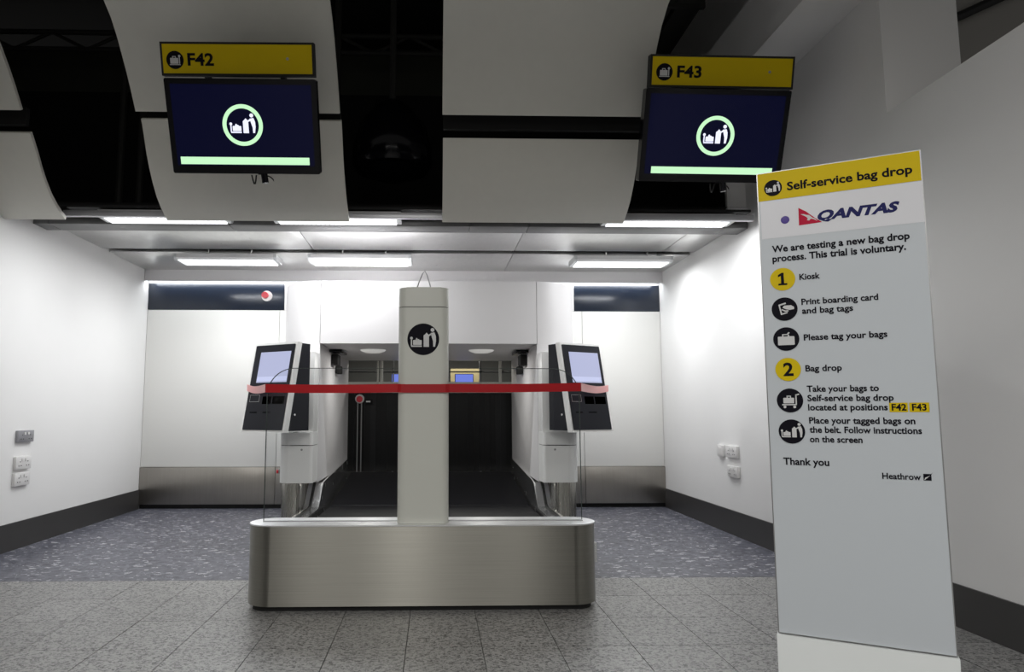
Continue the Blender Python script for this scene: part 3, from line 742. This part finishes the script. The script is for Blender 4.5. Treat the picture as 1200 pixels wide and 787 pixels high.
co = thing('sign_column', 'pale grey-green column with a black bag drop roundel standing on the steel plinth', 'column', (-.065, 4.2, .47))
cx0, cx1 = -.212, .083
prism('shaft', GROUND, rrect(cx0, cx1, 4.09, 4.30, .05, 8), .471, 1.713, M['column'], co, True)
prism('cap_joint', GROUND, rrect(cx0+.004, cx1-.004, 4.094, 4.296, .05, 8), 1.713, 1.717, M['black'], co, True)
bm = bmesh.new(); add_prism(bm, GROUND, rrect(cx0, cx1, 4.09, 4.30, .05, 8), 1.717, 1.833)
top = [e for e in bm.edges if all(abs(v.co.z-1.833) < 1e-5 for v in e.verts)]
bmesh.ops.bevel(bm, geom=top, offset=.012, segments=3, affect='EDGES', profile=.5)
build('cap', bm, M['column'], co, True)
roundel(Frame((-.066, 4.09, 1.524), (1, 0, 0), (0, 0, 1)), 0, 0, .093, 'bagdrop', co, .0002, label='black roundel with a bag drop pictogram')
hk = thing('wire_loop', 'clear wire loop standing on top of the column', 'wire', (-.06, 4.19, 1.833))
tube('wire', [(-.11, 4.19, 1.834), (-.095, 4.19, 1.88), (-.075, 4.19, 1.93), (-.06, 4.19, 1.95), (-.045, 4.19, 1.92), (-.03, 4.19, 1.87), (-.02, 4.19, 1.834)], .0035, M['alu'], hk, 6)

def glass_pane(x0, x1, rl, rr, label):
    t = thing('glass_screen', label, 'glass', ((x0+x1)/2, 4.2, .474), 'glass screens on the plinth')
    z0, z1 = .474, 1.362
    F = Frame((0, 4.2, 0), (1, 0, 0), (0, 0, 1)); P = [(x0, z0), (x1, z0)]
    if rr: P += corner(x1-rr, z1-rr, rr, rr, 0, 90, 14)
    else: P += [(x1, z1)]
    if rl: P += corner(x0+rl, z1-rl, rl, rl, 90, 180, 14)
    else: P += [(x0, z1)]
    bm = bmesh.new(); f = bm.faces.new([bm.verts.new(F.p(a, b_, 0)) for a, b_ in P])
    build('pane', bm, M['glass'], t)
    # ground edge running round the pane
    c = (sum(a for a, _ in P)/len(P), sum(b_ for _, b_ in P)/len(P)); bm = bmesh.new(); n = len(P); e = .0035
    Q = []
    for i in range(n):
        a = Vector(P[i-1]); b_ = Vector(P[i]); d = Vector(P[(i+1) % n])
        n1 = Vector(((b_-a).y, -(b_-a).x)).normalized(); n2 = Vector(((d-b_).y, -(d-b_).x)).normalized()
        nn = (n1+n2).normalized(); Q.append((b_.x - nn.x*e, b_.y - nn.y*e))
    for i in range(1, n):
        j = (i+1) % n
        if j == 0 and not rl: continue
        if i == 1 and not rr: continue
        a0, a1, b0, b1 = P[i], P[j], Q[i], Q[j]
        vs = [F.p(*a0, .006), F.p(*a1, .006), F.p(*b1, .006), F.p(*b0, .006), F.p(*a0, -.006), F.p(*a1, -.006), F.p(*b1, -.006), F.p(*b0, -.006)]
        vv = [bm.verts.new(v) for v in vs]
        for q in ((0, 1, 2, 3), (7, 6, 5, 4), (0, 4, 5, 1), (2, 6, 7, 3)): bm.faces.new([vv[k] for k in q])
    build('glass_edge', bm, M['gedge'], t, label='dark polished edge')
glass_pane(-.990, cx0-.002, .16, 0, 'clear glass screen on the plinth, left of the column')
glass_pane(cx1+.002, .868, 0, .16, 'clear glass screen on the plinth, right of the column')

# strap round glass, column and kiosks
stp = thing('barrier_strap', 'red webbing strap tied across the glass, the column and both kiosks', 'strap', (-.06, 4.08, 1.21))
def ribbon(name, path, h0, mat, label=None, t=.0025):
    bm = bmesh.new(); L = []
    for i, (x, y, z, hh) in enumerate(path):
        a = Vector(path[max(0, i-1)][:2]); b_ = Vector(path[min(len(path)-1, i+1)][:2]); d = (b_-a).normalized(); nx, ny = d.y, -d.x
        L.append([bm.verts.new((x+nx*o_, y+ny*o_, z+s*hh/2)) for o_, s in ((0, -1), (t, -1), (t, 1), (0, 1))])
    for A, B in zip(L, L[1:]):
        for k in range(4): bm.faces.new((A[k], A[(k+1) % 4], B[(k+1) % 4], B[k]))
    bm.faces.new(L[0]); bm.faces.new(L[-1][::-1])
    return build(name, bm, mat, stp, False, label)
def lerp(a, b_, n, sag=0.0, tw=0.0):
    return [tuple(a[k]+(b_[k]-a[k])*i/n - (sag*math.sin(PI*i/n) if k == 2 else 0) + (tw*math.sin(PI*i/n) if k == 3 else 0) for k in range(4)) for i in range(n+1)]
hb = .049
pL = (-.995, 4.186, 1.241, hb); pR = (.872, 4.186, 1.250, hb)
front = lerp(pL, (cx0-.003, 4.10, 1.240, hb), 10, .004) + [(cx0+.02, 4.085, 1.238, hb)] + lerp((cx0+.05, 4.083, 1.237, hb), (cx1-.05, 4.083, 1.238, hb), 4) + [(cx1-.02, 4.085, 1.239, hb)] + lerp((cx1+.003, 4.10, 1.240, hb), pR, 10, .003)
ribbon('front_run', front, hb, M['strap'])
kl = (-1.545, 5.86, 1.303, .052); kr = (1.452, 5.86, 1.300, .052)
ribbon('side_run', lerp(kl, (-.998, 4.188, 1.241, hb), 14, .014), hb, M['strap_lit'], 'end of the red strap, coloured pale as if lit through')
ribbon('side_run', lerp((.875, 4.188, 1.250, hb), kr, 14, .014), hb, M['strap_lit'], 'end of the red strap, coloured pale as if lit through')

# ------------------------------------------------------------------ wall sockets
def socket(wall, yc, zc, wy, hz_, mat, label, double=True):
    s = 1 if wall == 'l' else -1; x = XL if wall == 'l' else XR
    t = thing('wall_socket', label, 'socket', (x, yc, zc-hz_/2), 'sockets on the left wall' if wall == 'l' else 'sockets on the right wall')
    box('back_box', tuple(sorted((x, x+s*.026))), (yc-wy/2, yc+wy/2), (zc-hz_/2, zc+hz_/2), mat, t, .004)
    F = Frame((x+s*.0265, yc, zc), (0, s*1, 0), (0, 0, 1))
    if double is None:
        prism('rocker', F, rect(-.02, .02, -.03, .03), 0, .004, M['socketw'], t); return
    off = (-wy/4, wy/4) if double else (0,)
    for a in off:
        prism('rocker', F, rect(a*.45-.012, a*.45+.012, hz_*.14, hz_*.34), 0, .005, M['socketw'], t)
        bm = bmesh.new()
        for hx, hy in ((0, .02), (-.016, -.012), (.016, -.012)): add_prism(bm, F, rect(a+hx-.005, a+hx+.005, hy-.004-.01, hy+.004-.01), 0, .0012)
        build('pin_holes', bm, M['skirt'], t)
socket('l', 5.945, .905, .225, .095, M['socketg'], 'grey metal socket on the left wall, topmost of three')
socket('l', 5.935, .690, .215, .105, M['socketw'], 'white double socket on the left wall, middle of three')
socket('l', 5.930, .560, .215, .105, M['socketw'], 'white double socket on the left wall, lowest of three')
socket('r', 6.628, .742, .13, .105, M['socketw'], 'small white switch plate on the right wall, beside the upper socket', None)
socket('r', 6.373, .745, .235, .108, M['socketw'], 'white socket on the right wall, upper of two')
socket('r', 6.363, .568, .225, .100, M['socketw'], 'white socket on the right wall, lower of two')

# ------------------------------------------------------------------ free-standing information sign
sg = thing('information_totem', 'tall grey free-standing sign with yellow header and step by step text, white foot', 'sign', (1.56, 2.62, 0))
F = frame_from(1.56, 2.62, 1.167, -.531, 0)
W2, H2 = .282, .904
prism('edge_frame', F, rect(-W2, W2, -H2, H2), -.045, -.002, M['alu'], sg)
prism('face_panel', F, rect(-W2+.004, W2-.004, -H2+.003, H2-.003), -.002, 0, M['panel'], sg)
prism('foot', F, rect(-W2-.004, W2+.004, -1.167, -H2-.004), -.16, .012, pm('sign_foot_white', (.88, .91, .90), .35), sg, label='white foot')
prism('yellow_header', F, rect(-W2+.004, W2-.004, .786, H2-.004), 0, .0008, M['yellow'], sg)
prism('silver_band', F, rect(-.272, .279, .629, .783), 0, .0006, M['silver'], sg)
roundel(F, -.222, .835, .033, 'bagdrop', sg)
T = lambda s, a, c, base, cap, **k: text(s, F, a, c, base, cap, M[k.pop('m', 'ink')], sg, **k)
T('Self-service bag drop', -.171, .252, .818, .033, bold=.028)
# airline logo
bm = bmesh.new(); vs = []
bmesh.ops.create_uvsphere(bm, u_segments=16, v_segments=8, radius=.016)
for v in bm.verts: v.co = F.p(-.184+v.co.x, .698+v.co.y, .001+max(v.co.z, -.5)*.08)
build('logo_ball', bm, M['inkp'], sg, True)
prism('logo_triangle', F, [(-.1344, .7401), (-.1351, .669), (-.054, .672), (-.080, .694), (-.108, .722)], .0012, .002, M['inkr'], sg)
bm = bmesh.new()
add_prism(bm, F, [(-.128, .713), (-.116, .712), (-.108, .708), (-.098, .706), (-.092, .700), (-.085, .693), (-.078, .690), (-.070, .679), (-.084, .688), (-.093, .690), (-.098, .684), (-.106, .686), (-.103, .693), (-.108, .700), (-.118, .707)], .0021, .0026)
build('logo_animal', bm, M['inkw'], sg)
T('QANTAS', -.069, .205, .681, .036, m='inkn', bold=.05, shear=.3)
T('We are testing a new bag drop', -.237, .229, .571, .0265, bold=.028)
T('process. This trial is voluntary.', -.237, .215, .532, .0265, bold=.028)
for w_, cy, lb in (('1', .459, 0), ('2', .100, 0)):
    prism('number_disc', F, circ(-.204 if w_ == '1' else -.201, cy, .0455, 40), .0012, .002, M['yellow'], sg, label='yellow disc')
    cx_ = -.204 if w_ == '1' else -.201
    if w_ == '2': T(w_, cx_-.017, cx_+.019, cy-.024, .050, off=.0021, bold=.028)
    else: prism('lettering', F, [(cx_-.006, cy-.017), (cx_-.006, cy+.014), (cx_-.016, cy+.009), (cx_-.016, cy+.018), (cx_-.003, cy+.026), (cx_+.005, cy+.026), (cx_+.005, cy-.017), (cx_+.016, cy-.017), (cx_+.016, cy-.024), (cx_-.016, cy-.024), (cx_-.016, cy-.017)], .0021, .0027, M['ink'], sg)
T('Kiosk', -.144, -.072, .451, .0235, bold=.024)
roundel(F, -.2025, .339, .0465, 'card', sg)
T('Print boarding card', -.1415, .117, .352, .0235, bold=.024)
T('and bag tags', -.141, .033, .3165, .0235, bold=.024)
roundel(F, -.202, .220, .0465, 'case', sg)
T('Please tag your bags', -.140, .138, .2115, .0235, bold=.024)
T('Bag drop', -.140, -.016, .091, .0235, bold=.024)
roundel(F, -.200, -.021, .0465, 'trolley', sg)
T('Take your bags to', -.139, .100, .012, .0235, bold=.024)
T('Self-service bag drop', -.1385, .1445, -.024, .0235, bold=.024)
T('located at positions', -.138, .124, -.059, .0235, bold=.024)
for a, c, s in ((.1286, .1863, 'F42'), (.1908, .2514, 'F43')):
    prism('yellow_patch', F, rect(a, c, -.066, -.032), .0010, .0014, M['yellow'], sg)
T('F42', .136, .182, -.060, .0235, off=.0016, bold=.028); T('F43', .199, .243, -.060, .0235, off=.0016, bold=.028)
roundel(F, -.199, -.141, .0465, 'bagdrop', sg)
T('Place your tagged bags on', -.137, .206, -.109, .0235, bold=.024)
T('the belt. Follow instructions', -.137, .224, -.144, .0235, bold=.024)
T('on the screen', -.138, .037, -.180, .0235, bold=.024)
T('Thank you', -.234, -.0765, -.268, .0265, bold=.024)
T('Heathrow', .0925, .211, -.308, .0215, bold=.02)
prism('logo_square', F, rect(.2185, .2425, -.3085, -.2855), .0012, .0018, M['ink'], sg)
bm = bmesh.new(); add_prism(bm, F, [(.2205, -.3065), (.2225, -.3065), (.2395, -.2905), (.2300, -.2960), (.2240, -.2985)], .0019, .0023); build('logo_bird', bm, M['inkw'], sg)
prism('logo_tail', F, [(.2385, -.2905), (.2425, -.2870), (.2475, -.2800), (.2440, -.2835), (.2400, -.2860)], .0012, .0018, M['ink'], sg)
